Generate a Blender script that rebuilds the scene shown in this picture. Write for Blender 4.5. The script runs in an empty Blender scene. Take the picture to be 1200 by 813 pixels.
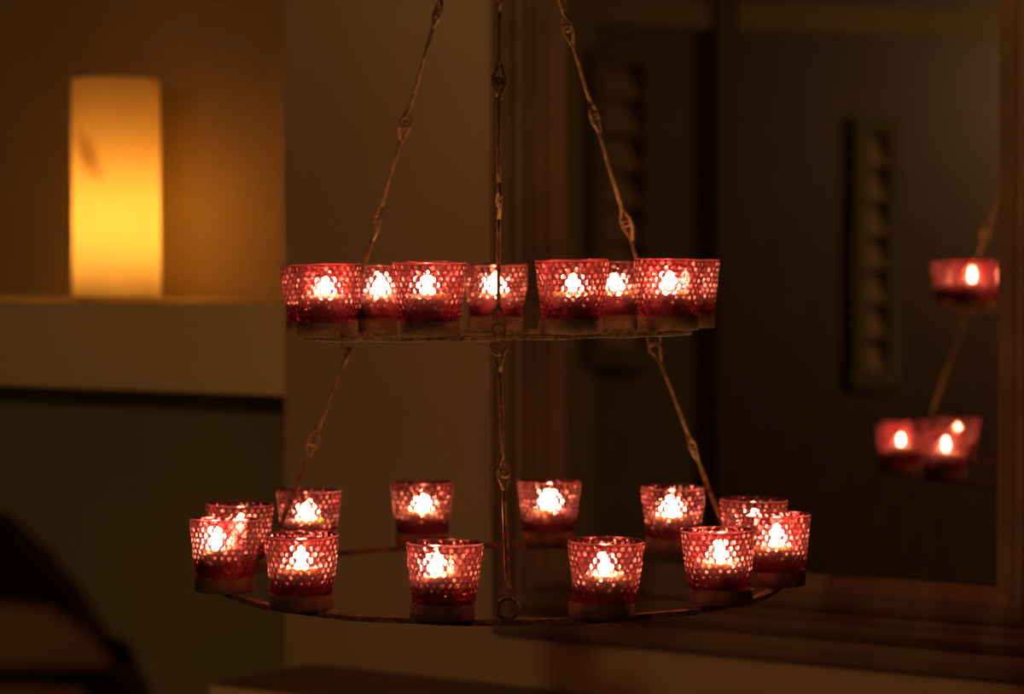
import bpy, bmesh, math, random
from mathutils import Vector, Matrix
random.seed(7)
PI = math.pi
C = bpy.context.scene.collection
sc = bpy.context.scene

# ------------------------------------------------------------------ camera, light, exposure
F = 3222.0            # focal length in pixels of a 1200 px wide frame
EYE = 1.22
PITCH = 0.0354
cam_d = bpy.data.cameras.new('camera')
cam_d.sensor_width = 36.0
cam_d.lens = F*36.0/1200.0
cam_d.clip_start = 0.05
cam = bpy.data.objects.new('camera', cam_d)
C.objects.link(cam)
cam.location = (0, 0, EYE)
cam.rotation_euler = (PI/2 - PITCH, 0, 0)
cam_d.dof.use_dof = True
cam_d.dof.focus_distance = 2.60
cam_d.dof.aperture_fstop = 4.2
sc.camera = cam

world = bpy.data.worlds.new('world')
sc.world = world
world.use_nodes = True
world.node_tree.nodes['Background'].inputs[0].default_value = (1.0, 0.55, 0.25, 1)
world.node_tree.nodes['Background'].inputs[1].default_value = 0.0

sc.view_settings.view_transform = 'Standard'
sc.view_settings.look = 'None'
sc.view_settings.gamma = 1.0
sc.view_settings.exposure = 0.0
sc.view_settings.use_curve_mapping = False
sc.cycles.caustics_reflective = False
sc.cycles.caustics_refractive = False
sc.cycles.transparent_max_bounces = 32
sc.cycles.transmission_bounces = 12
sc.cycles.max_bounces = 14
sc.cycles.sample_clamp_indirect = 6.0

FLAME = 620.0         # radiance of a candle flame
FILL_WATTS = 37.0    # watts of the warm fill light added behind the camera
PILLAR_BULB = 56.0    # radiance of the bulb inside the pillar lamp

# added unseen fill light that brightens the room (its body is built further down)
ld = bpy.data.lights.new('fill_light', 'POINT')
ld.energy = FILL_WATTS; ld.color = (1.0, 0.56, 0.25); ld.shadow_soft_size = 0.09
lo = bpy.data.objects.new('fill_light', ld); C.objects.link(lo)
LAMP_POS = Vector((-1.45, 0.15, 1.80))
lo.location = LAMP_POS

# ------------------------------------------------------------------ materials
def mat(name):
    m = bpy.data.materials.new(name); m.use_nodes = True
    nt = m.node_tree; nt.nodes.clear()
    out = nt.nodes.new('ShaderNodeOutputMaterial')
    return m, nt, out

def N(nt, kind, **kw):
    n = nt.nodes.new(kind)
    for k, v in kw.items():
        if k.startswith('i_'):
            key = k[2:]
            key = int(key) if key.isdigit() else key.replace('_', ' ')
            n.inputs[key].default_value = v
        else:
            setattr(n, k, v)
    return n

def pbr(name, c1, c2=None, rough=0.7, metal=0.0, scale=8.0, bump=0.0, bscale=None, detail=4, stretch=(1,1,1), spec=0.5, lo=0.35, hi=0.65):
    m, nt, out = mat(name)
    b = N(nt, 'ShaderNodeBsdfPrincipled')
    b.inputs['Roughness'].default_value = rough
    b.inputs['Metallic'].default_value = metal
    b.inputs['Specular IOR Level'].default_value = spec
    tc = N(nt, 'ShaderNodeTexCoord')
    mp = N(nt, 'ShaderNodeMapping'); mp.inputs['Scale'].default_value = stretch
    nt.links.new(tc.outputs['Object'], mp.inputs['Vector'])
    no = N(nt, 'ShaderNodeTexNoise'); no.inputs['Scale'].default_value = scale; no.inputs['Detail'].default_value = detail
    nt.links.new(mp.outputs[0], no.inputs['Vector'])
    r = N(nt, 'ShaderNodeValToRGB')
    r.color_ramp.elements[0].position = lo; r.color_ramp.elements[1].position = hi
    r.color_ramp.elements[0].color = (*c1, 1); r.color_ramp.elements[1].color = (*(c2 or c1), 1)
    nt.links.new(no.outputs['Fac'], r.inputs['Fac'])
    nt.links.new(r.outputs['Color'], b.inputs['Base Color'])
    if bump:
        n2 = N(nt, 'ShaderNodeTexNoise'); n2.inputs['Scale'].default_value = bscale or scale*4; n2.inputs['Detail'].default_value = 5
        nt.links.new(mp.outputs[0], n2.inputs['Vector'])
        bp = N(nt, 'ShaderNodeBump'); bp.inputs['Strength'].default_value = bump; bp.inputs['Distance'].default_value = 0.01
        nt.links.new(n2.outputs['Fac'], bp.inputs['Height'])
        nt.links.new(bp.outputs[0], b.inputs['Normal'])
    nt.links.new(b.outputs[0], out.inputs[0])
    return m

M = {}
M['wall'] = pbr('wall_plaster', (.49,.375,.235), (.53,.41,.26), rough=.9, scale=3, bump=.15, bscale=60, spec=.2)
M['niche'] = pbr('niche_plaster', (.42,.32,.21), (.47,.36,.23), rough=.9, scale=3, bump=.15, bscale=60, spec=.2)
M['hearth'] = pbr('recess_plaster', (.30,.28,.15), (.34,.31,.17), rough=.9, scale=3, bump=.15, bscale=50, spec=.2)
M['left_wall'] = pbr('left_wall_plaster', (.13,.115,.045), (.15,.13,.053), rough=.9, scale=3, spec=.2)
M['back_wall'] = pbr('back_wall_plaster', (.30,.24,.16), (.34,.27,.18), rough=.9, scale=3, spec=.2)
M['ledge'] = pbr('painted_ledge', (.88,.70,.37), (.92,.74,.40), rough=.75, scale=5, bump=.05, spec=.3)
M['ceiling'] = pbr('ceiling_plaster', (.55,.50,.42), (.6,.54,.45), rough=.95, scale=3, spec=.1)
M['floor'] = pbr('floor_boards', (.09,.05,.03), (.17,.10,.055), rough=.5, scale=6, stretch=(1,12,1), bump=.1)
M['frame'] = pbr('dark_frame_wood', (.15,.095,.055), (.23,.15,.09), rough=.5, scale=9, stretch=(1,1,1), bump=.15, bscale=40, spec=.3)
M['rust'] = pbr('rusty_iron', (.07,.030,.014), (.27,.11,.042), rough=.72, metal=.35, scale=160, bump=.5, bscale=500, lo=.4, hi=.65)
M['tray'] = pbr('rusty_tray', (.05,.020,.009), (.14,.055,.022), rough=.7, metal=.35, scale=70, bump=.3, bscale=400, lo=.35, hi=.65)
M['darkwood'] = pbr('dark_wood', (.055,.035,.018), (.09,.055,.028), rough=.45, scale=7, stretch=(8,8,1))
M['shutter'] = pbr('shutter_paint', (.22,.145,.05), (.25,.165,.06), rough=.6, scale=6)
M['leather'] = pbr('black_leather', (.008,.004,.003), (.012,.006,.004), rough=.9, spec=.1, scale=20, bump=.2, bscale=150)
M['brown_leather'] = pbr('brown_leather', (.12,.055,.022), (.14,.065,.027), rough=.85, spec=.15, scale=12, bump=.2, bscale=150)
M['sideboard'] = pbr('sideboard_paint', (.74,.58,.32), (.80,.63,.35), rough=.6, scale=6, stretch=(1,10,10))
M['sidetop'] = pbr('sideboard_top_shade', (.16,.09,.045), (.24,.14,.07), rough=.6, scale=6, stretch=(1,10,10))  # dark brown puts the shade of grazing light into the top
M['casing'] = pbr('olive_casing_paint', (.21,.17,.06), (.24,.19,.07), rough=.7, scale=5)
M['brass'] = pbr('aged_brass', (.45,.28,.10), (.55,.35,.13), rough=.4, metal=1, scale=20)
M['aluminium'] = pbr('tealight_aluminium', (.62,.5,.54), (.72,.6,.64), rough=.45, metal=.8, scale=40)
M['wick'] = pbr('charred_wick', (.02,.015,.01), (.05,.03,.02), rough=.9, scale=50)

def make_wax():
    m, nt, out = mat('candle_wax')
    b = N(nt, 'ShaderNodeBsdfPrincipled')
    b.inputs['Base Color'].default_value = (.97,.86,.62,1); b.inputs['Roughness'].default_value = .35
    b.inputs['Subsurface Weight'].default_value = 1.0
    b.inputs['Subsurface Radius'].default_value = (1.0,.55,.25); b.inputs['Subsurface Scale'].default_value = .008
    nt.links.new(b.outputs[0], out.inputs[0])
    return m
M['wax'] = make_wax()

def make_flame():
    m, nt, out = mat('candle_flame')
    tc = N(nt, 'ShaderNodeTexCoord'); sp = N(nt, 'ShaderNodeSeparateXYZ')
    nt.links.new(tc.outputs['Object'], sp.inputs[0])
    mr = N(nt, 'ShaderNodeMapRange'); mr.inputs[1].default_value = 0.0; mr.inputs[2].default_value = .018
    nt.links.new(sp.outputs[2], mr.inputs[0])
    r = N(nt, 'ShaderNodeValToRGB')
    e = r.color_ramp.elements
    e[0].position = 0; e[0].color = (1,.60,.20,1); e[1].position = 1; e[1].color = (1,.54,.17,1)
    k = e.new(.45); k.color = (1,.66,.25,1)
    nt.links.new(mr.outputs[0], r.inputs[0])
    em = N(nt, 'ShaderNodeEmission'); em.inputs[1].default_value = FLAME
    nt.links.new(r.outputs[0], em.inputs[0]); nt.links.new(em.outputs[0], out.inputs[0])
    return m
M['flame'] = make_flame()

NUB_GLOW = .62
def make_glass(name, tint):
    # pressed coloured glass: refracting, partly clear, slightly frosted so every nub catches the flame
    m, nt, out = mat(name)
    g = N(nt, 'ShaderNodeBsdfGlass'); g.inputs['Color'].default_value = (*tint, 1)
    g.inputs['Roughness'].default_value = .03; g.inputs['IOR'].default_value = 1.47
    t = N(nt, 'ShaderNodeBsdfTransparent'); t.inputs[0].default_value = (1,.55,.60, 1)
    l = N(nt, 'ShaderNodeBsdfTranslucent'); l.inputs[0].default_value = (1,.33,.46, 1)
    r = N(nt, 'ShaderNodeBsdfRefraction'); r.inputs['Color'].default_value = (*tint, 1)
    r.inputs['Roughness'].default_value = .33; r.inputs['IOR'].default_value = 1.45
    wts = [(t, .20), (l, .016), (r, .25), (g, .534)]
    acc, tot = wts[0][0], wts[0][1]
    for sh_, w_ in wts[1:]:
        mx = N(nt, 'ShaderNodeMixShader'); tot += w_; mx.inputs[0].default_value = w_/tot
        nt.links.new(acc.outputs[0], mx.inputs[1]); nt.links.new(sh_.outputs[0], mx.inputs[2]); acc = mx
        if sh_ is l:      # glint painted at each nub tip by raising its milkiness
            at_ = N(nt, 'ShaderNodeAttribute', attribute_name='nub')
            pw = N(nt, 'ShaderNodeMath', operation='POWER'); pw.inputs[1].default_value = 13.0
            ml = N(nt, 'ShaderNodeMath', operation='MULTIPLY_ADD'); ml.inputs[1].default_value = NUB_GLOW; ml.inputs[2].default_value = .033
            nt.links.new(at_.outputs['Fac'], pw.inputs[0]); nt.links.new(pw.outputs[0], ml.inputs[0]); nt.links.new(ml.outputs[0], mx.inputs[0])
    nt.links.new(acc.outputs[0], out.inputs[0])
    return m
M['glass'] = make_glass('pink_hobnail_glass', (1.0,.36,.52))

def make_inner():
    m, nt, out = mat('pink_glass_inside')
    t = N(nt, 'ShaderNodeBsdfTransparent'); t.inputs[0].default_value = (1,.86,.88,1)
    g = N(nt, 'ShaderNodeBsdfGlossy'); g.inputs[0].default_value = (1,.9,.85,1); g.inputs['Roughness'].default_value = .08
    f = N(nt, 'ShaderNodeFresnel'); f.inputs[0].default_value = 1.45
    mx = N(nt, 'ShaderNodeMixShader')
    nt.links.new(f.outputs[0], mx.inputs[0]); nt.links.new(t.outputs[0], mx.inputs[1]); nt.links.new(g.outputs[0], mx.inputs[2])
    nt.links.new(mx.outputs[0], out.inputs[0])
    return m
M['inner'] = make_inner()

def make_mirror():
    m, nt, out = mat('mirror_silver')
    g = N(nt, 'ShaderNodeBsdfGlossy'); g.inputs[0].default_value = (.80,.76,.70,1); g.inputs['Roughness'].default_value = .0
    nt.links.new(g.outputs[0], out.inputs[0])
    return m
M['mirror'] = make_mirror()

def make_shade():
    m, nt, out = mat('alabaster_shade')
    tc = N(nt, 'ShaderNodeTexCoord')
    # cloudy stone with one darker slanting patch high on the left of the front
    no = N(nt, 'ShaderNodeTexNoise'); no.inputs['Scale'].default_value = 14; no.inputs['Detail'].default_value = 3
    mp = N(nt, 'ShaderNodeMapping', vector_type='TEXTURE')
    mp.inputs['Location'].default_value = (-.034, -.055, .222); mp.inputs['Rotation'].default_value = (0, -.45, 0)
    mp.inputs['Scale'].default_value = (.016, .05, .042)
    ln = N(nt, 'ShaderNodeVectorMath', operation='LENGTH')
    nt.links.new(tc.outputs['Object'], mp.inputs[0]); nt.links.new(mp.outputs[0], ln.inputs[0])
    nt.links.new(tc.outputs['Object'], no.inputs['Vector'])
    ad = N(nt, 'ShaderNodeMath', operation='ADD')
    sb_ = N(nt, 'ShaderNodeMath', operation='MULTIPLY'); sb_.inputs[1].default_value = .8
    nt.links.new(no.outputs['Fac'], sb_.inputs[0])
    nt.links.new(ln.outputs['Value'], ad.inputs[0]); nt.links.new(sb_.outputs[0], ad.inputs[1])
    r = N(nt, 'ShaderNodeValToRGB'); e = r.color_ramp.elements
    e[0].position = .45; e[0].color = (.70,.54,.34,1); e[1].position = 1.0; e[1].color = (.97,.84,.56,1)
    dv = N(nt, 'ShaderNodeMath', operation='MULTIPLY'); dv.inputs[1].default_value = .62
    nt.links.new(ad.outputs[0], dv.inputs[0]); nt.links.new(dv.outputs[0], r.inputs[0])
    d = N(nt, 'ShaderNodeBsdfDiffuse'); t = N(nt, 'ShaderNodeBsdfTranslucent')
    nt.links.new(r.outputs[0], d.inputs[0]); nt.links.new(r.outputs[0], t.inputs[0])
    tr = N(nt, 'ShaderNodeBsdfTransparent'); tr.inputs[0].default_value = (1,.72,.34,1)
    mx = N(nt, 'ShaderNodeMixShader'); mx.inputs[0].default_value = .5
    nt.links.new(d.outputs[0], mx.inputs[1]); nt.links.new(t.outputs[0], mx.inputs[2])
    m2 = N(nt, 'ShaderNodeMixShader'); m2.inputs[0].default_value = .12
    nt.links.new(mx.outputs[0], m2.inputs[1]); nt.links.new(tr.outputs[0], m2.inputs[2])
    nt.links.new(mx.outputs[0], out.inputs[0])
    return m
M['shade'] = make_shade()

# ------------------------------------------------------------------ helpers
def obj(name, bm, m, parent=None, smooth=False, loc=None, rotz=None):
    me = bpy.data.meshes.new(name)
    bmesh.ops.recalc_face_normals(bm, faces=bm.faces)
    bm.to_mesh(me); bm.free()
    for x in (m if isinstance(m, (list, tuple)) else [m]):
        me.materials.append(x)
    if smooth:
        for p in me.polygons: p.use_smooth = True
    o = bpy.data.objects.new(name, me); C.objects.link(o)
    if parent: o.parent = parent
    if loc is not None: o.location = loc
    if rotz is not None: o.rotation_euler.z = rotz
    return o

def tag(o, label=None, cat=None, group=None, kind=None):
    if label: o['label'] = label
    if cat: o['category'] = cat
    if group: o['group'] = group
    if kind: o['kind'] = kind
    return o

def thing(name, label, cat, loc=(0,0,0), rotz=0, group=None):
    o = bpy.data.objects.new(name, None); C.objects.link(o)
    o.empty_display_size = .05
    o.location = loc; o.rotation_euler = (0, 0, rotz)
    return tag(o, label, cat, group)

def box(bm, x0, x1, y0, y1, z0, z1, mtx=None, bev=0.0):
    t = bmesh.new()
    bmesh.ops.create_cube(t, size=1.0)
    bmesh.ops.scale(t, vec=(abs(x1-x0), abs(y1-y0), abs(z1-z0)), verts=t.verts)
    bmesh.ops.translate(t, vec=((x0+x1)/2, (y0+y1)/2, (z0+z1)/2), verts=t.verts)
    if bev:
        bmesh.ops.bevel(t, geom=t.edges[:], offset=bev, segments=2, affect='EDGES', profile=.5)
    if mtx: bmesh.ops.transform(t, matrix=mtx, verts=t.verts)
    me = bpy.data.meshes.new('tmp'); t.to_mesh(me); t.free(); bm.from_mesh(me); bpy.data.meshes.remove(me)

def lathe(bm, prof, seg=48, mat_index=0, closed=False, mtx=None):
    # prof: list of (r, z); revolve about z
    rings = []
    for r, z in prof:
        if r < 1e-6:
            v = bm.verts.new((0, 0, z)); rings.append([v])
        else:
            rings.append([bm.verts.new((r*math.cos(2*PI*i/seg), r*math.sin(2*PI*i/seg), z)) for i in range(seg)])
    n = len(rings)
    for k in range(n if closed else n-1):
        a, b = rings[k], rings[(k+1) % n]
        for i in range(seg):
            j = (i+1) % seg
            if len(a) == 1 and len(b) == 1: continue
            if len(a) == 1: f = bm.faces.new((a[0], b[j], b[i]))
            elif len(b) == 1: f = bm.faces.new((a[i], a[j], b[0]))
            else: f = bm.faces.new((a[i], a[j], b[j], b[i]))
            f.material_index = mat_index
    if mtx:
        bmesh.ops.transform(bm, matrix=mtx, verts=[v for r in rings for v in r])

def tube(bm, pts, r, seg=8, closed=False):
    pts = [Vector(p) for p in pts]; n = len(pts)
    rings = []; up = None
    for i, p in enumerate(pts):
        if closed: d = pts[(i+1) % n] - pts[i-1]
        else: d = pts[min(i+1, n-1)] - pts[max(i-1, 0)]
        d.normalize()
        if up is None:
            up = Vector((0,0,1)) if abs(d.z) < .9 else Vector((1,0,0))
        up = (up - d*up.dot(d)).normalized()
        s = d.cross(up)
        rr = r[i] if isinstance(r, (list, tuple)) else r
        rings.append([bm.verts.new(p + (up*math.cos(2*PI*k/seg) + s*math.sin(2*PI*k/seg))*rr) for k in range(seg)])
    for i in range(n if closed else n-1):
        a, b = rings[i], rings[(i+1) % n]
        for k in range(seg):
            bm.faces.new((a[k], a[(k+1) % seg], b[(k+1) % seg], b[k]))
    if not closed:
        bm.faces.new(rings[0]); bm.faces.new(rings[-1][::-1])

def prism(bm, poly, z0, z1):
    lo = [bm.verts.new((x, y, z0)) for x, y in poly]; hi = [bm.verts.new((x, y, z1)) for x, y in poly]
    n = len(poly)
    bm.faces.new(lo[::-1]); bm.faces.new(hi)
    for i in range(n):
        bm.faces.new((lo[i], lo[(i+1) % n], hi[(i+1) % n], hi[i]))

# the long wall plane that carries the mirror: n . p = PD, turned 33.75 degrees to the view
ANG = math.radians(33.75)
NX, NY = math.sin(ANG), math.cos(ANG)
PD = 3.11
def on_plane(px, off=0.0):
    k = (px-600)/F
    y = (PD+off)/(NY + NX*k)
    return Vector((k*y, y))
def s_of(px, off=0.0):
    p = on_plane(px, off)
    return p.x*NY - p.y*NX
def P(s, off):      # along-wall coordinate s, distance behind the wall face
    return Vector((s*NY + (PD+off)*NX, -s*NX + (PD+off)*NY))
# local frame: x along wall to the right, y behind the wall, z up
WALL = Matrix(((NY, NX, 0, PD*NX), (-NX, NY, 0, PD*NY), (0, 0, 1, 0), (0, 0, 0, 1)))
def zpx(py, depth): return EYE + (285.0-py)/F*depth

# ------------------------------------------------------------------ the room
CEIL = 2.6
XL, XR, YB = -2.6, 2.4, -1.6
T = .12
s_corner = s_of(333)
def s_at_x(x, off):   # wall coordinate where the plane at this offset reaches x
    return (x - (PD+off)*NX)/NY
def wbox(name, s0, s1, o0, o1, z0, z1, m, bev=0):
    bm = bmesh.new(); box(bm, s0, s1, o0, o1, z0, z1, None, bev)
    o = obj(name, bm, m); o.matrix_world = WALL
    return tag(o, kind='structure')

ledge_top, ledge_bot = zpx(348, on_plane(333).y), zpx(457.5, on_plane(333).y)
NICHE, RECESS = .26, .20
sL = s_at_x(XL, 0)
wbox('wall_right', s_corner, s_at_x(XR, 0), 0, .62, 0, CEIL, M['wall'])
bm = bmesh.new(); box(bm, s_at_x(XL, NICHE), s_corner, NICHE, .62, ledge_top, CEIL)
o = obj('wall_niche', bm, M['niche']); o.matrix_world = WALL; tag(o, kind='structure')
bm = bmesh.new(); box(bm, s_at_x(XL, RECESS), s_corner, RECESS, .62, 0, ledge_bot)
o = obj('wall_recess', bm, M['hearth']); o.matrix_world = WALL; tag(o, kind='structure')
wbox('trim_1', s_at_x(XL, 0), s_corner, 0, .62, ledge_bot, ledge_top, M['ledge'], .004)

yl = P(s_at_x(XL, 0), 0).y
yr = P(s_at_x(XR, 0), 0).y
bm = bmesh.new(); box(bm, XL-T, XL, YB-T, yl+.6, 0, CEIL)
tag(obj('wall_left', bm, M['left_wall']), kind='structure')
bm = bmesh.new(); box(bm, XL, XR, YB-T, YB, 0, CEIL)
tag(obj('wall_back', bm, M['back_wall']), kind='structure')
bm = bmesh.new(); box(bm, XR, XR+T, YB-T, yr+.4, 0, CEIL)
tag(obj('wall_side', bm, M['back_wall']), kind='structure')
room = [(XL-T, YB-T), (XR+T, YB-T), (XR+T, yr+.4), (XL-T, yl+.9)]
bm = bmesh.new(); prism(bm, room, -.12, 0); tag(obj('floor', bm, M['floor']), kind='structure')
bm = bmesh.new(); prism(bm, room, CEIL, CEIL+.12); tag(obj('ceiling', bm, M['ceiling']), kind='structure')

# ------------------------------------------------------------------ framed mirror on the wall
sm0, sm1 = s_of(586), s_of(586)+.0
s_in0 = s_of(668); s_in1 = s_of(1174)
fw = s_in0 - s_of(586)
s_out0, s_out1 = s_in0 - fw, s_in1 + fw
dm = on_plane(1000).y
z_in0 = zpx(668, dm); z_out0 = z_in0 - fw; z_in1 = 1.93; z_out1 = z_in1 + fw
mr = thing('wall_mirror', 'large dark wood framed wall mirror reflecting candles, right of the chandelier', 'mirror')
mr.matrix_world = WALL @ Matrix.Translation((s_out0, 0, z_out0))
W_, H_ = s_out1 - s_out0, z_out1 - z_out0
# moulding profile: (distance from outer edge, height off the wall)
prof = [(0,.001),(0,.020),(.004,.026),(.014,.028),(.020,.022),(.030,.019),(.036,.028),(.046,.034),(.054,.030),(.058,.022),(.064,.021),(.070,.029),(.078,.031),(.084,.024),(.090,.014),(.098,.012),(fw,.010),(fw,.001)]
prof = [(a*fw/.110 if a < fw else fw, b) for a, b in prof]
prof[-2] = (fw, .010); prof[-1] = (fw, .001)
bm = bmesh.new()
loops = []
for d, h in prof:
    loops.append([bm.verts.new((x, -h, z)) for x, z in ((d, d), (W_-d, d), (W_-d, H_-d), (d, H_-d))])
for k in range(len(loops)):
    a, b = loops[k], loops[(k+1) % len(loops)]
    for i in range(4):
        bm.faces.new((a[i], a[(i+1) % 4], b[(i+1) % 4], b[i]))
obj('frame', bm, M['frame'], mr)
bm = bmesh.new(); box(bm, fw-.004, W_-fw+.004, -.009, -.003, fw-.004, H_-fw+.004)
obj('mirror_glass', bm, M['mirror'], mr)

# ------------------------------------------------------------------ pillar lamp on the ledge
k = (137-600)/F
ly = (PD+.080)/(NY+NX*k); lx = k*ly
lamp_r = 103/F*ly/2
lamp_h = 258/F*ly
pl = thing('pillar_lamp', 'glowing yellow cylindrical table lamp standing on the pale ledge', 'lamp', (lx, ly, ledge_top))
bm = bmesh.new(); lathe(bm, [(0,0),(lamp_r*.93,0),(lamp_r*.93,.010),(0,.010)], 64)
obj('base', bm, M['brass'], pl)
bm = bmesh.new()
lathe(bm, [(lamp_r-.004,.004),(lamp_r,.004),(lamp_r,lamp_h-.002),(lamp_r-.0015,lamp_h),(lamp_r-.004,lamp_h),(lamp_r-.0045,lamp_h-.003)], 72, closed=True)
sh = obj('lamp_shade', bm, M['shade'], pl, smooth=False)
for p in sh.data.polygons: p.use_smooth = abs(p.normal.z) < .3
bm = bmesh.new(); lathe(bm, [(0,.010),(.013,.010),(.013,.035),(.008,.040),(0,.040)], 24)
obj('socket', bm, M['brass'], pl)
m_, nt_, out_ = mat('lamp_bulb')
em_ = N(nt_, 'ShaderNodeEmission'); em_.inputs[0].default_value = (1,.53,.13,1); em_.inputs[1].default_value = PILLAR_BULB
nt_.links.new(em_.outputs[0], out_.inputs[0])
bm = bmesh.new(); lathe(bm, [(0,.040),(.008,.041),(.011,.050),(.015,.060),(.017,.090),(.014,.130),(.009,.148),(0,.153)], 24)
obj('bulb', bm, m_, pl, smooth=True)

# ------------------------------------------------------------------ sideboard at the foot of the wall
zt = zpx(768, on_plane(333).y)
k = (243-600)/F
sy = (zt-EYE)/(285.0-795.0)*F; sx = k*sy
s0 = sx*NY - sy*NX; off0 = sx*NX + sy*NY - PD
sb = thing('sideboard', 'low pale sideboard with shade coloured into its top against the wall below the chandelier', 'sideboard')
sb.matrix_world = WALL @ Matrix.Translation((s0, off0, 0))
SW, SD = 1.5, -off0-.004
bm = bmesh.new(); box(bm, .02, SW-.02, .015, SD, .08, zt-.045)
obj('body', bm, M['sideboard'], sb)
bm = bmesh.new(); box(bm, 0, SW, 0.0, SD, zt-.045, zt-.004, None, .003)
tp = obj('rim', bm, M['sideboard'], sb)
bm = bmesh.new(); box(bm, .006, SW-.006, 0.006, SD-.002, zt-.004, zt, None, .001)
obj('top', bm, M['sidetop'], sb)
for i in range(3):
    bm = bmesh.new(); x0 = .04+i*(SW-.08)/3
    box(bm, x0+.006, x0+(SW-.08)/3-.006, -.004, .015, .12, zt-.08, None, .003)
    d = obj('door', bm, M['sideboard'], sb)
    bm = bmesh.new(); lathe(bm, [(0,0),(.006,0),(.006,.012),(.014,.018),(.014,.024),(0,.028)], 20, mtx=Matrix.Translation((x0+.40, -.004, .5)) @ Matrix.Rotation(PI/2, 4, 'X'))
    obj('knob', bm, M['brass'], d, smooth=True)
for x in (.05, SW-.09):
    for y in (.03, SD-.06):
        bm = bmesh.new(); box(bm, x, x+.04, y, y+.04, 0, .08); obj('leg', bm, M['sideboard'], sb)

# ------------------------------------------------------------------ dark armchair, lower left
ac = thing('armchair', 'dark leather chair back with brown padded panels, cut off at the lower left corner', 'chair', (-.442, 1.45, 0))
def slab(outline, y0, y1, bev, m, name, parent, seg=3):
    bm = bmesh.new()
    a = [bm.verts.new((x, y0, z)) for x, z in outline]; b = [bm.verts.new((x, y1, z)) for x, z in outline]
    n = len(outline)
    bm.faces.new(a); bm.faces.new(b[::-1])
    for i in range(n): bm.faces.new((a[i], b[i], b[(i+1) % n], a[(i+1) % n]))
    eds = [e for e in bm.edges if abs(e.verts[0].co.y-e.verts[1].co.y) < 1e-6]
    bmesh.ops.bevel(bm, geom=eds, offset=bev, segments=seg, affect='EDGES', profile=.5)
    return obj(name, bm, m, parent, smooth=True)
def mirrored(h): return h + [(-x, z) for x, z in (h[-2::-1] if h[-1][0] == 0 else h[::-1])]
slab(mirrored([(.235,.42),(.240,.70),(.246,.95),(.241,.982),(.223,.997),(.216,1.015),(.203,1.0355),(.187,1.053),(.167,1.073),(.13,1.088),(.07,1.096),(0,1.10)]), 0, .07, .008, M['leather'], 'backrest', ac)
slab(mirrored([(.233,.999),(.229,1.006),(.2175,1.0195),(.200,1.0310),(.13,1.038),(0,1.040)]), -.010, .004, .003, M['brown_leather'], 'back_panel', ac)
slab(mirrored([(.215,.56),(.225,.975),(.215,.989),(.12,.991),(0,.992)]), -.012, .004, .004, M['brown_leather'], 'back_panel', ac)
bm = bmesh.new(); box(bm, -.25, .25, -.46, .07, .34, .41, None, .02); obj('seat_frame', bm, M['leather'], ac)
bm = bmesh.new(); box(bm, -.235, .235, -.455, -.005, .405, .48, None, .028); obj('seat_cushion', bm, M['brown_leather'], ac, smooth=True)
for sgn in (-1, 1):
    bm = bmesh.new(); box(bm, sgn*.245, sgn*.295, -.40, .05, .62, .665, None, .015); box(bm, sgn*.25, sgn*.29, -.40, -.36, .36, .63, None, .008)
    obj('arm', bm, M['leather'], ac)
for x in (-.22, .22):
    for y in (-.42, .03):
        bm = bmesh.new(); lathe(bm, [(0,0),(.014,0),(.022,.345),(0,.345)], 16); obj('leg', bm, M['darkwood'], ac, loc=(x, y, 0))

# ------------------------------------------------------------------ things on the left wall, seen only in the mirror
def mirror_hit(px, py):
    d = Vector(((px-600)/F, 1.0, (285.0-py)/F)); n = Vector((NX, NY, 0))
    t = (PD-.009)/d.dot(n); p = Vector((0, 0, EYE)) + d*t
    d2 = d - n*2*d.dot(n); t2 = (XL+.03-p.x)/d2.x
    return p + d2*t2
def shutter(px0, px1, py0, py1, label):
    a = mirror_hit(px0, py1); b = mirror_hit(px1, py0)
    y0, y1 = sorted((a.y, b.y)); z0, z1 = a.z, b.z
    t = thing('louvered_shutter', label, 'shutter', (XL, (y0+y1)/2, z0))
    w = (y1-y0)/2; h = z1-z0
    bm = bmesh.new()
    for s in (-1, 1): box(bm, 0, .03, s*w-.02, s*w+.02, -.04, h+.04, None, .003)
    box(bm, 0, .03, -w+.02, w-.02, -.04, 0); box(bm, 0, .03, -w+.02, w-.02, h, h+.04)
    obj('frame', bm, M['left_wall'], t)
    n = max(3, round(h/.088)); 
    for i in range(n):
        z = (i+.5)*h/n
        bm = bmesh.new()
        box(bm, -.003, .003, -w+.02, w-.02, -.040, .040, Matrix.Translation((.014, 0, z)) @ Matrix.Rotation(-.22, 4, 'Y'))
        obj('slat', bm, M['shutter'], t)
shutter(700, 762, 70, 405, 'louvered shutter reflected near the left edge of the mirror')
shutter(1008, 1048, 150, 430, 'louvered shutter reflected in the mirror, left of the reflected candles')
ya = mirror_hit(865, 300).y; yb = mirror_hit(1250, 300).y
ya = mirror_hit(865, 300).y
dr = tag(bpy.data.objects.new('door_1', None), kind='structure'); C.objects.link(dr)
bm = bmesh.new(); box(bm, XL, XL+.012, yb, ya, 0, 2.3); obj('door_panel', bm, M['darkwood'], dr)
bm = bmesh.new()
for yy in (yb-.06, ya): box(bm, XL, XL+.028, yy, yy+.06, 0, 2.36)
box(bm, XL, XL+.028, yb, ya, 2.3, 2.36)
obj('door_frame', bm, M['darkwood'], dr)
bm = bmesh.new(); lathe(bm, [(0,0),(.008,0),(.008,.03),(.024,.04),(.026,.055),(0,.065)], 24, mtx=Matrix.Translation((XL+.012, yb+.08, 1.02)) @ Matrix.Rotation(PI/2, 4, 'Y'))
obj('door_handle', bm, M['brass'], dr, smooth=True)

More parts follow.
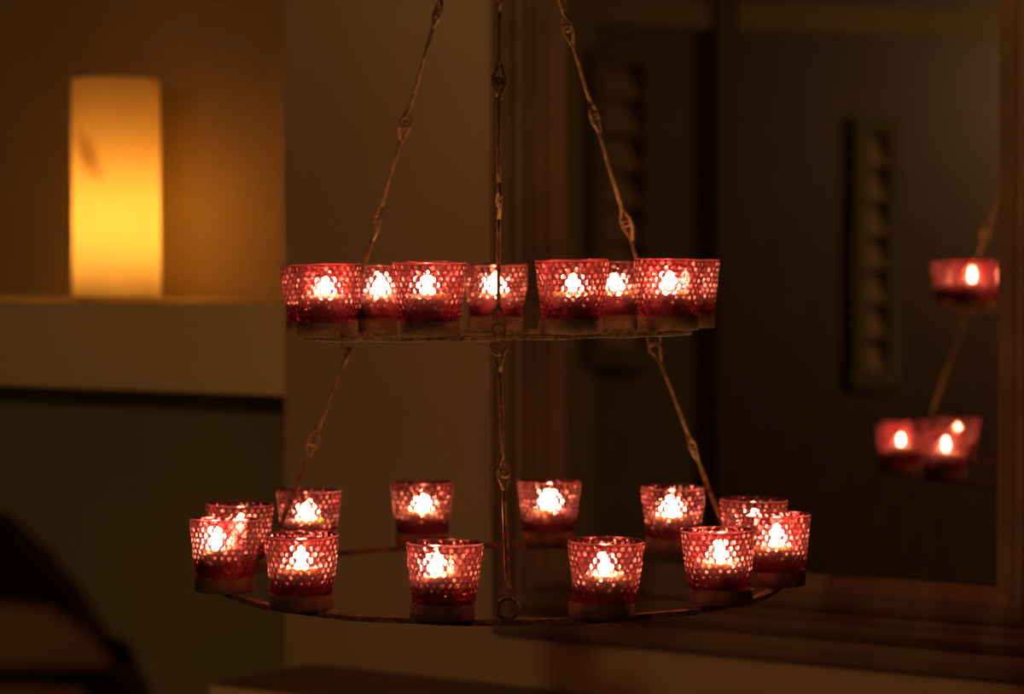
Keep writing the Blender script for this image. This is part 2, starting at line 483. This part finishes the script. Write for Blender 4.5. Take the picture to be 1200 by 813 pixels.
bm = bmesh.new()      # paler painted casing round the opening, seen in the mirror
zc = mirror_hit(860, 14).z; y1_ = mirror_hit(672, 200).y; y0_ = mirror_hit(1250, 14).y
box(bm, XL, XL+.02, y0_, y1_+.05, zc-.03, zc+.045, None, .004)
box(bm, XL, XL+.02, y1_-.06, y1_+.05, 0, zc-.03, None, .004)
tag(obj('trim_2', bm, M['casing']), kind='structure')

# invented pendant body for the fill light added behind the camera
pn = thing('fill_lamp', 'added pendant body of the fill light behind the viewer', 'lamp', (LAMP_POS.x, LAMP_POS.y, CEIL))
bm = bmesh.new(); lathe(bm, [(0,0),(.05,0),(.045,-.02),(0,-.024)], 32); obj('canopy', bm, M['brass'], pn)
bm = bmesh.new(); tube(bm, [(0,0,-.02),(0,0,-.66)], .003); obj('cord', bm, M['wick'], pn)
bm = bmesh.new(); lathe(bm, [(0,-.64),(.02,-.64),(.03,-.66),(.08,-.685),(.17,-.76),(.168,-.762),(.078,-.69),(0,-.675)], 40)
obj('lamp_shade', bm, M['brass'], pn, smooth=True)

# ------------------------------------------------------------------ the chandelier
LOW = dict(c=Vector((-.0112, 2.7953, EYE-.3344)), R=.2823, tx=.0037, ty=.0171)
UPP = dict(c=Vector((-.0144, 2.8000, EYE-.0848+.0008)), R=.1925, tx=.0165, ty=-.0150)
CX, CY = -.0128, 2.80
APEX = Vector((CX, CY+.01, EYE+(285+240)/F*2.81))
ch = thing('chandelier', 'two-tier rusty iron ring chandelier on linked rods carrying pink candle glasses', 'chandelier', (CX, CY, LOW['c'].z))
ORG = Vector(ch.location)
def tierpt(t, deg, dr=0.0, dz=0.0):
    a = math.radians(deg); x = math.sin(a)*(t['R']+dr); y = -math.cos(a)*(t['R']+dr)
    return t['c'] + Vector((x, y, t['tx']*x + t['ty']*y + dz))
def ring_bar(t, name):
    # rounded flat iron bar bent to a ring; top face at tier height
    prof = [(-.005,-.0005),(-.0045,0),(.0045,0),(.005,-.0005),(.005,-.0045),(.0042,-.0052),(-.0042,-.0052),(-.005,-.0045)]
    bm = bmesh.new(); seg = 144; rings = []
    for i in range(seg):
        rings.append([bm.verts.new(tierpt(t, 360*i/seg, d, h + .0004*math.sin(i*.7)) - ORG) for d, h in prof])
    for i in range(seg):
        a, b = rings[i], rings[(i+1) % seg]
        for k_ in range(8): bm.faces.new((a[k_], a[(k_+1) % 8], b[(k_+1) % 8], b[k_]))
    return obj(name, bm, M['rust'], ch)
ring_bar(UPP, 'upper_ring'); ring_bar(LOW, 'lower_ring')

def eye_ring(center, radius, wire, name='eye_ring', yaw=0.0):
    bm = bmesh.new()
    pts = [(radius*math.cos(2*PI*i/28)*math.cos(yaw), radius*math.cos(2*PI*i/28)*math.sin(yaw), radius*math.sin(2*PI*i/28)) for i in range(28)]
    tube(bm, [Vector(center) - ORG + Vector(p) for p in pts], wire, 8, closed=True)
    return obj(name, bm, M['rust'], ch, smooth=True)

def link(p0, p1, roll, r=.0019, eye=.0062, double=False, bend=0.0):
    """wire rod bent to a teardrop eye at both ends"""
    p0, p1 = Vector(p0), Vector(p1)
    d = (p1-p0); L = d.length; d.normalize()
    h = Vector((1, 0, 0)); h = (h - d*h.dot(d)).normalized(); v = d.cross(h)
    def side(a): return h*math.cos(a) + v*math.sin(a)
    sd0, sd1 = side(roll), side(roll + PI/2)
    def eyepts(end, dd, sd):
        # starts on the rod, goes round the loop and closes against the rod; 'end' is the tip centre
        out = []
        for i in range(0, 15):
            a = -PI*.62 + 2*PI*.66*i/14*1.0
            out.append(end - dd*(math.cos(a)*eye - eye*.0) + sd*math.sin(a)*eye)
        return out
    # loop centre lies so that the loop tip overlaps the joint by one wire
    c0 = p0 + d*(eye*.55); c1 = p1 - d*(eye*.55)
    neck0 = c0 + d*eye*2.1; neck1 = c1 - d*eye*2.1
    bm = bmesh.new()
    def loop(c, dd, sd, neck):   # dd points from neck to tip
        pts = [neck - dd*.001]
        for i in range(17):
            a = math.radians(140 - 280*i/16)
            pts.append(c + dd*math.cos(a)*eye + sd*math.sin(a)*eye)
        pts.append(neck + sd*(-.0014) - dd*.002)
        return pts
    w = [r]*19
    tube(bm, loop(c0, -d, sd0, neck0), r, 7)
    tube(bm, loop(c1, d, sd1, neck1), r, 7)
    mid = (p0+p1)/2 + Vector((bend, 0, 0))
    if double:
        for s in (-1, 1):
            q = h*(s*r*.95)
            tube(bm, [neck0 - d*.002 + q*.4, neck0 + d*.012 + q, mid + q, neck1 - d*.012 + q, neck1 + d*.002 + q*.4], r, 8)
    else:
        tube(bm, [neck0 - d*.003, neck0*.75 + neck1*.25 + Vector((bend*.7,0,0)), mid, neck0*.25 + neck1*.75 + Vector((bend*.7,0,0)), neck1 + d*.003], r*1.08, 8)
    bmesh.ops.translate(bm, vec=-ORG, verts=bm.verts)
    return obj('chain_link', bm, M['rust'], ch, smooth=True)

def at(px, py, depth):
    k_ = (406.5-py)/F
    c_, s_ = math.cos(PITCH), math.sin(PITCH)
    # depth = world y
    dy = c_ + k_*s_; dz = -s_ + k_*c_
    t = depth/dy
    return Vector(((px-600)/F*t, depth, EYE + dz*t))

# upper strands: joints listed from the ring up, pixel rows as measured
def strand(base, top, rows, roll0, **kw):
    """split the straight line base->top at the given fractions"""
    pts = [base + (top-base)*f for f in rows]
    for i in range(len(pts)-1):
        link(pts[i], pts[i+1], roll0 + (i % 2)*0.0 + i*PI/2, bend=random.uniform(-.0006, .0006), **kw)
UF, UL, UR_ = .5, -124.5, 121.5
LF, LL, LR = 1.5, -120.7, 120.7
for deg, rows, roll in ((UF, (0, .217, .443, .605, .80, 1.0), 0.25), (UL, (0, .195, .385, .60, .80, 1.0), .5), (UR_, (0, .185, .395, .565, .78, 1.0), .9)):
    b = tierpt(UPP, deg)
    eye_ring(b + Vector((0, 0, .0055)), .0062, .0013, 'eye_ring', .15)
    eye_ring(b + Vector((0, 0, -.0118)), .0070, .0013, 'eye_ring', -.1)
    strand(b + Vector((0, 0, .0125)), APEX, rows, roll)
for degu, degl, rows, roll in ((UF, LF, (0, .50, 1.0), .6), (UL, LL, (0, .52, 1.0), .3), (UR_, LR, (0, .47, 1.0), 1.1)):
    b = tierpt(LOW, degl)
    eye_ring(b + Vector((0, 0, .0100)), .0096, .0021, 'eye_ring', .1)
    top = tierpt(UPP, degu) + Vector((0, 0, -.0190)); bot = b + Vector((0, 0, .0210))
    pts = [bot + (top-bot)*f for f in rows]
    link(pts[0], pts[1], roll + PI/2, double=True, r=.00125, eye=.0060)
    link(pts[1], pts[2], roll, bend=.0006)
eye_ring(APEX + Vector((0, 0, .006)), .0110, .0022, 'top_ring', .3)
p = APEX + Vector((0, 0, .018)); n_up = 5
hz = (CEIL - .05 - p.z)/n_up
for i in range(n_up):
    link(p + Vector((0, 0, hz*i)), p + Vector((0, 0, hz*(i+1))), i*PI/2)
bm = bmesh.new()
lathe(bm, [(0,0),(.03,0),(.028,-.008),(.008,-.014),(0,-.014)], 24)
tube(bm, [(0,0,-.012),(0,0,-.026),(.008,0,-.033),(.011,0,-.044),(.004,0,-.053),(-.004,0,-.053),(-.009,0,-.047)], .0026, 8)
bmesh.ops.translate(bm, vec=Vector((APEX.x, APEX.y, CEIL)) - ORG, verts=bm.verts)
obj('ceiling_hook', bm, M['rust'], ch, smooth=True)

# shallow candle trays -----------------------------------------------------------
TR = .0302
bm = bmesh.new()
lathe(bm, [(0,0),(TR-.0008,0),(TR,.0012),(TR,.0140),(TR-.0006,.0146),(TR-.0016,.0146),(TR-.0022,.0140),(TR-.0022,.0045),(TR-.004,.0030),(0,.0030)], 56)
tray_proto = obj('candle_tray', bm, M['tray'], ch)
for p_ in tray_proto.data.polygons: p_.use_smooth = abs(p_.normal.z) < .5
tray_proto['label'] = 'round rusty tray holding one candle glass'

# hobnail glass ------------------------------------------------------------------
GH = .0665; R0, R1 = .0272, .0350
COLS, ROWS = 28, 10
Z0, Z1 = .0105, .0645
def hob_mesh():
    bm = bmesh.new()
    na = COLS*8; nz = 90
    nub = bm.verts.layers.float.new('nub')
    rows = []
    rnd = random.Random(3)
    var = {(q, c): (rnd.uniform(.72, 1.18), rnd.uniform(-.07, .07), rnd.uniform(-.07, .07), rnd.uniform(.88, 1.06)) for q in range(ROWS) for c in range(COLS)}
    # foot
    foot = [(0.0, .0006), (.0150, .0006), (.0215, 0.0), (.0240, .0006), (.0252, .0030), (.0256, .0070), (.0262, .0092)]
    for r, z in foot:
        if r == 0: rows.append([bm.verts.new((0, 0, z))])
        else: rows.append([bm.verts.new((r*math.cos(2*PI*i/na), r*math.sin(2*PI*i/na), z)) for i in range(na)])
    pz = (Z1-Z0)/ROWS
    for j in range(nz+1):
        z = Z0 + (Z1-Z0)*j/nz
        f = z/GH
        base = R0 + (R1-R0)*f
        ring = []
        pw = 2*PI*base/COLS
        for i in range(na):
            th = 2*PI*i/na
            hh = 0.0
            rr = (z-Z0)/pz - .5
            for q in (math.floor(rr), math.floor(rr)+1):
                if q < 0 or q > ROWS-1: continue
                sh_ = .5*(q % 2)
                u = th/(2*PI)*COLS - sh_
                a_, ju, jv, rs = var[(q, int(round(u)) % COLS)]
                du = (u - round(u) - ju)*pw; dv = (rr-q-jv)*pz
                rad = .0034*(.88+.12*f)*rs
                d_ = math.hypot(du, dv*1.02)
                if d_ < rad: hh = max(hh, .0014*a_*math.sqrt(1-(d_/rad)**2))
            h = hh
            r = base - .0004 + h
            v_ = bm.verts.new((r*math.cos(th), r*math.sin(th), z)); v_[nub] = h/.0014
            ring.append(v_)
        rows.append(ring)
    for r, z in ((R1-.0001, .0652), (R1+.0002, .0660), (R1-.0002, .0666), (R1-.0012, .0668), (R1-.0020, .0664)):
        rows.append([bm.verts.new((r*math.cos(2*PI*i/na), r*math.sin(2*PI*i/na), z)) for i in range(na)])
        for v_ in rows[-1]: v_[nub] = .93  # lip made milky too, painting a bright rim line
    n_out = len(rows)
    inner = [(R1-.0024, .0655), (R1-.0030, .0600), (R0+.0015-.0030+.0035, .0350), (R0-.0028, .0090), (R0-.0042, .0070), (.018, .0062), (0, .0062)]
    inner[2] = (R0+(R1-R0)*.035/GH-.0032, .0350)
    for r, z in inner:
        if r == 0: rows.append([bm.verts.new((0, 0, z))])
        else: rows.append([bm.verts.new((r*math.cos(2*PI*i/na), r*math.sin(2*PI*i/na), z)) for i in range(na)])
    for k_ in range(len(rows)-1):
        a, b = rows[k_], rows[k_+1]
        mi = 1 if k_ >= n_out-1 else 0
        for i in range(na):
            j = (i+1) % na
            if len(a) == 1: f_ = bm.faces.new((a[0], b[j], b[i]))
            elif len(b) == 1: f_ = bm.faces.new((a[i], a[j], b[0]))
            else: f_ = bm.faces.new((a[i], a[j], b[j], b[i]))
            f_.material_index = mi
    return bm
glass_proto = obj('votive_glass', hob_mesh(), [M['glass'], M['inner']], smooth=True)

# tealight -----------------------------------------------------------------------
TH = .0278
def tealight():
    root = thing('tealight', None, 'tealight')
    bm = bmesh.new()
    lathe(bm, [(0,0),(.0162,0),(.0170,.001),(.0176,.0245),(.0180,.0250),(.0178,.0252),(.0174,.0248),(.0172,.0220),(0,.0215)], 48)
    o1 = obj('metal_cup', bm, M['aluminium'], root)
    for p_ in o1.data.polygons: p_.use_smooth = abs(p_.normal.z) < .5
    bm = bmesh.new()
    lathe(bm, [(0,.0217),(.0169,.0222),(.0171,.0272),(.0167,.0280),(.0158,.0276),(.0140,.0268),(.0100,.0264),(.004,.0265),(.0016,.0272),(0,.0272)], 48)
    obj('wax', bm, M['wax'], root, smooth=True)
    bm = bmesh.new(); tube(bm, [(0,0,.0268),(.0002,0,.0305),(.0010,0,.0335)], .0007, 6)
    obj('wick', bm, M['wick'], root)
    bm = bmesh.new()
    lathe(bm, [(0,0),(.0017,.0010),(.0031,.0035),(.0037,.0060),(.0034,.0090),(.0023,.0130),(.0010,.0165),(0,.0185)], 12)
    fl = obj('flame', bm, M['flame'], root, smooth=True, loc=(0, 0, .0295))
    return root
tea_proto = tealight()

def copy_tree(o, parent=None):
    c = o.copy(); C.objects.link(c)
    if parent: c.parent = parent
    for k_ in [x for x in bpy.data.objects if x.parent == o]:
        copy_tree(k_, c)
    return c

# (tier, angle, d-radius, tray->glass dx, lean in x, candle lean, where-it-stands text)
low = [
 (-75,  .004, -.001, -.040, (.16, -.06), 'leaning outwards at the left end of the lower ring'),
 (-45, -.001,  .000,  .000, (.00, -.02), 'front left on lower ring, right of the leaning one'),
 (-105,-.003,  .000,  .000, (-.04, .03), 'half hidden behind the leaning one on lower ring'),
 (-135, .000,  .000,  .000, (.02, .04), 'behind the left chain of the lower ring'),
 (-165, .000,  .000,  .000, (.00, .00), 'blurred at lower ring back, left of central chain'),
 (-14,  .000,  .001,  .010, (.18, .00), 'at lower ring front, just left of central chain'),
 (166,  .000,  .000,  .000, (-.03, .0), 'blurred at lower ring back, right of central chain'),
 (16.2, .000,  .003,  .010, (.00, .05), 'at lower ring front, just right of central chain'),
 (135,  .000,  .000,  .000, (.05, .02), 'back right on lower ring, beside the right chain'),
 (104, -.006,  .000,  .000, (.00, .00), 'half hidden behind the right pair of lower ring'),
 (45,   .000, -.002, -.020, (-.03, .0), 'second from the right end of the lower ring front'),
 (75,  -.002,  .001,  .000, (.02, .00), 'at the far right end of the lower ring')]
upp = [
 (-61,  .000, -.001,  .030, (.02, .03), 'front left end of the upper ring'),
 (-98, -.004,  .000,  .000, (.00, .00), 'almost hidden behind the left end one, upper ring'),
 (-20.5,.000,  .000,  .000, (.06, .00), 'second from left at the front of the upper ring'),
 (-140,-.000,  .000,  .000, (.00, .02), 'behind, between the two left front ones, upper ring'),
 (180,  .000,  .000,  .000, (.00, .00), 'directly behind the central chain on the upper ring'),
 (20.5, .000,  .002,  .000, (-.02, .0), 'front of upper ring, right of the central chain'),
 (138,  .000, -.000,  .000, (.03, .00), 'behind, between the two right front ones, upper ring'),
 (60,   .000,  .000,  .000, (.00, .00), 'front right end of the upper ring'),
 (98,   .003,  .000,  .000, (.00, .00), 'almost hidden behind the right end one, upper ring')]
AZ = {'low': math.degrees(.0568)-.0, 'upp': math.degrees(.017)}
first = True
seq = [('low', LOW, r) for r in low] + [('upp', UPP, r) for r in upp]
for tier, t, (deg, dr, dx, lean, tilt, where) in seq:
    pos = tierpt(t, deg + AZ[tier], dr, .0004)
    eul = (t['ty'], -t['tx'], random.uniform(0, 2*PI))
    tr = tray_proto if first else tray_proto.copy()
    g = glass_proto if first else glass_proto.copy()
    if not first:
        C.objects.link(tr); C.objects.link(g)
    tr.parent = ch; tr.location = pos - ORG; tr.rotation_euler = eul
    gl = pos + Vector((dx, 0, .0036 + abs(lean)*.024))
    g.location = gl
    g.rotation_euler = (t['ty'], -t['tx'] + lean, random.uniform(0, 2*PI))
    tag(g, 'pink hobnail glass %s' % where, 'candle holder', 'pink hobnail votive glasses on the ' + ('lower ring' if tier == 'low' else 'upper ring'))
    te = tea_proto if first else copy_tree(tea_proto)
    rz = Matrix.Rotation(lean, 4, 'Y')
    te.location = gl + rz @ Vector((0, 0, .0068 + max(abs(tilt[0]), abs(tilt[1]))*.0165))
    te.rotation_euler = (tilt[1], -tilt[0] + lean*.5, 0)
    s_fl = random.uniform(.9, 1.12)
    for c_ in te.children:
        if c_.name.startswith('flame'):
            c_.scale = (s_fl, s_fl, s_fl*random.uniform(.92, 1.1))
            c_.rotation_euler = (tilt[1]*-.8, tilt[0]*.8 + random.uniform(-.06, .06), 0)
    tag(te, 'lit tealight in the pink glass %s' % where, 'tealight', 'lit tealights in the glasses of the ' + ('lower ring' if tier == 'low' else 'upper ring'))
    first = False
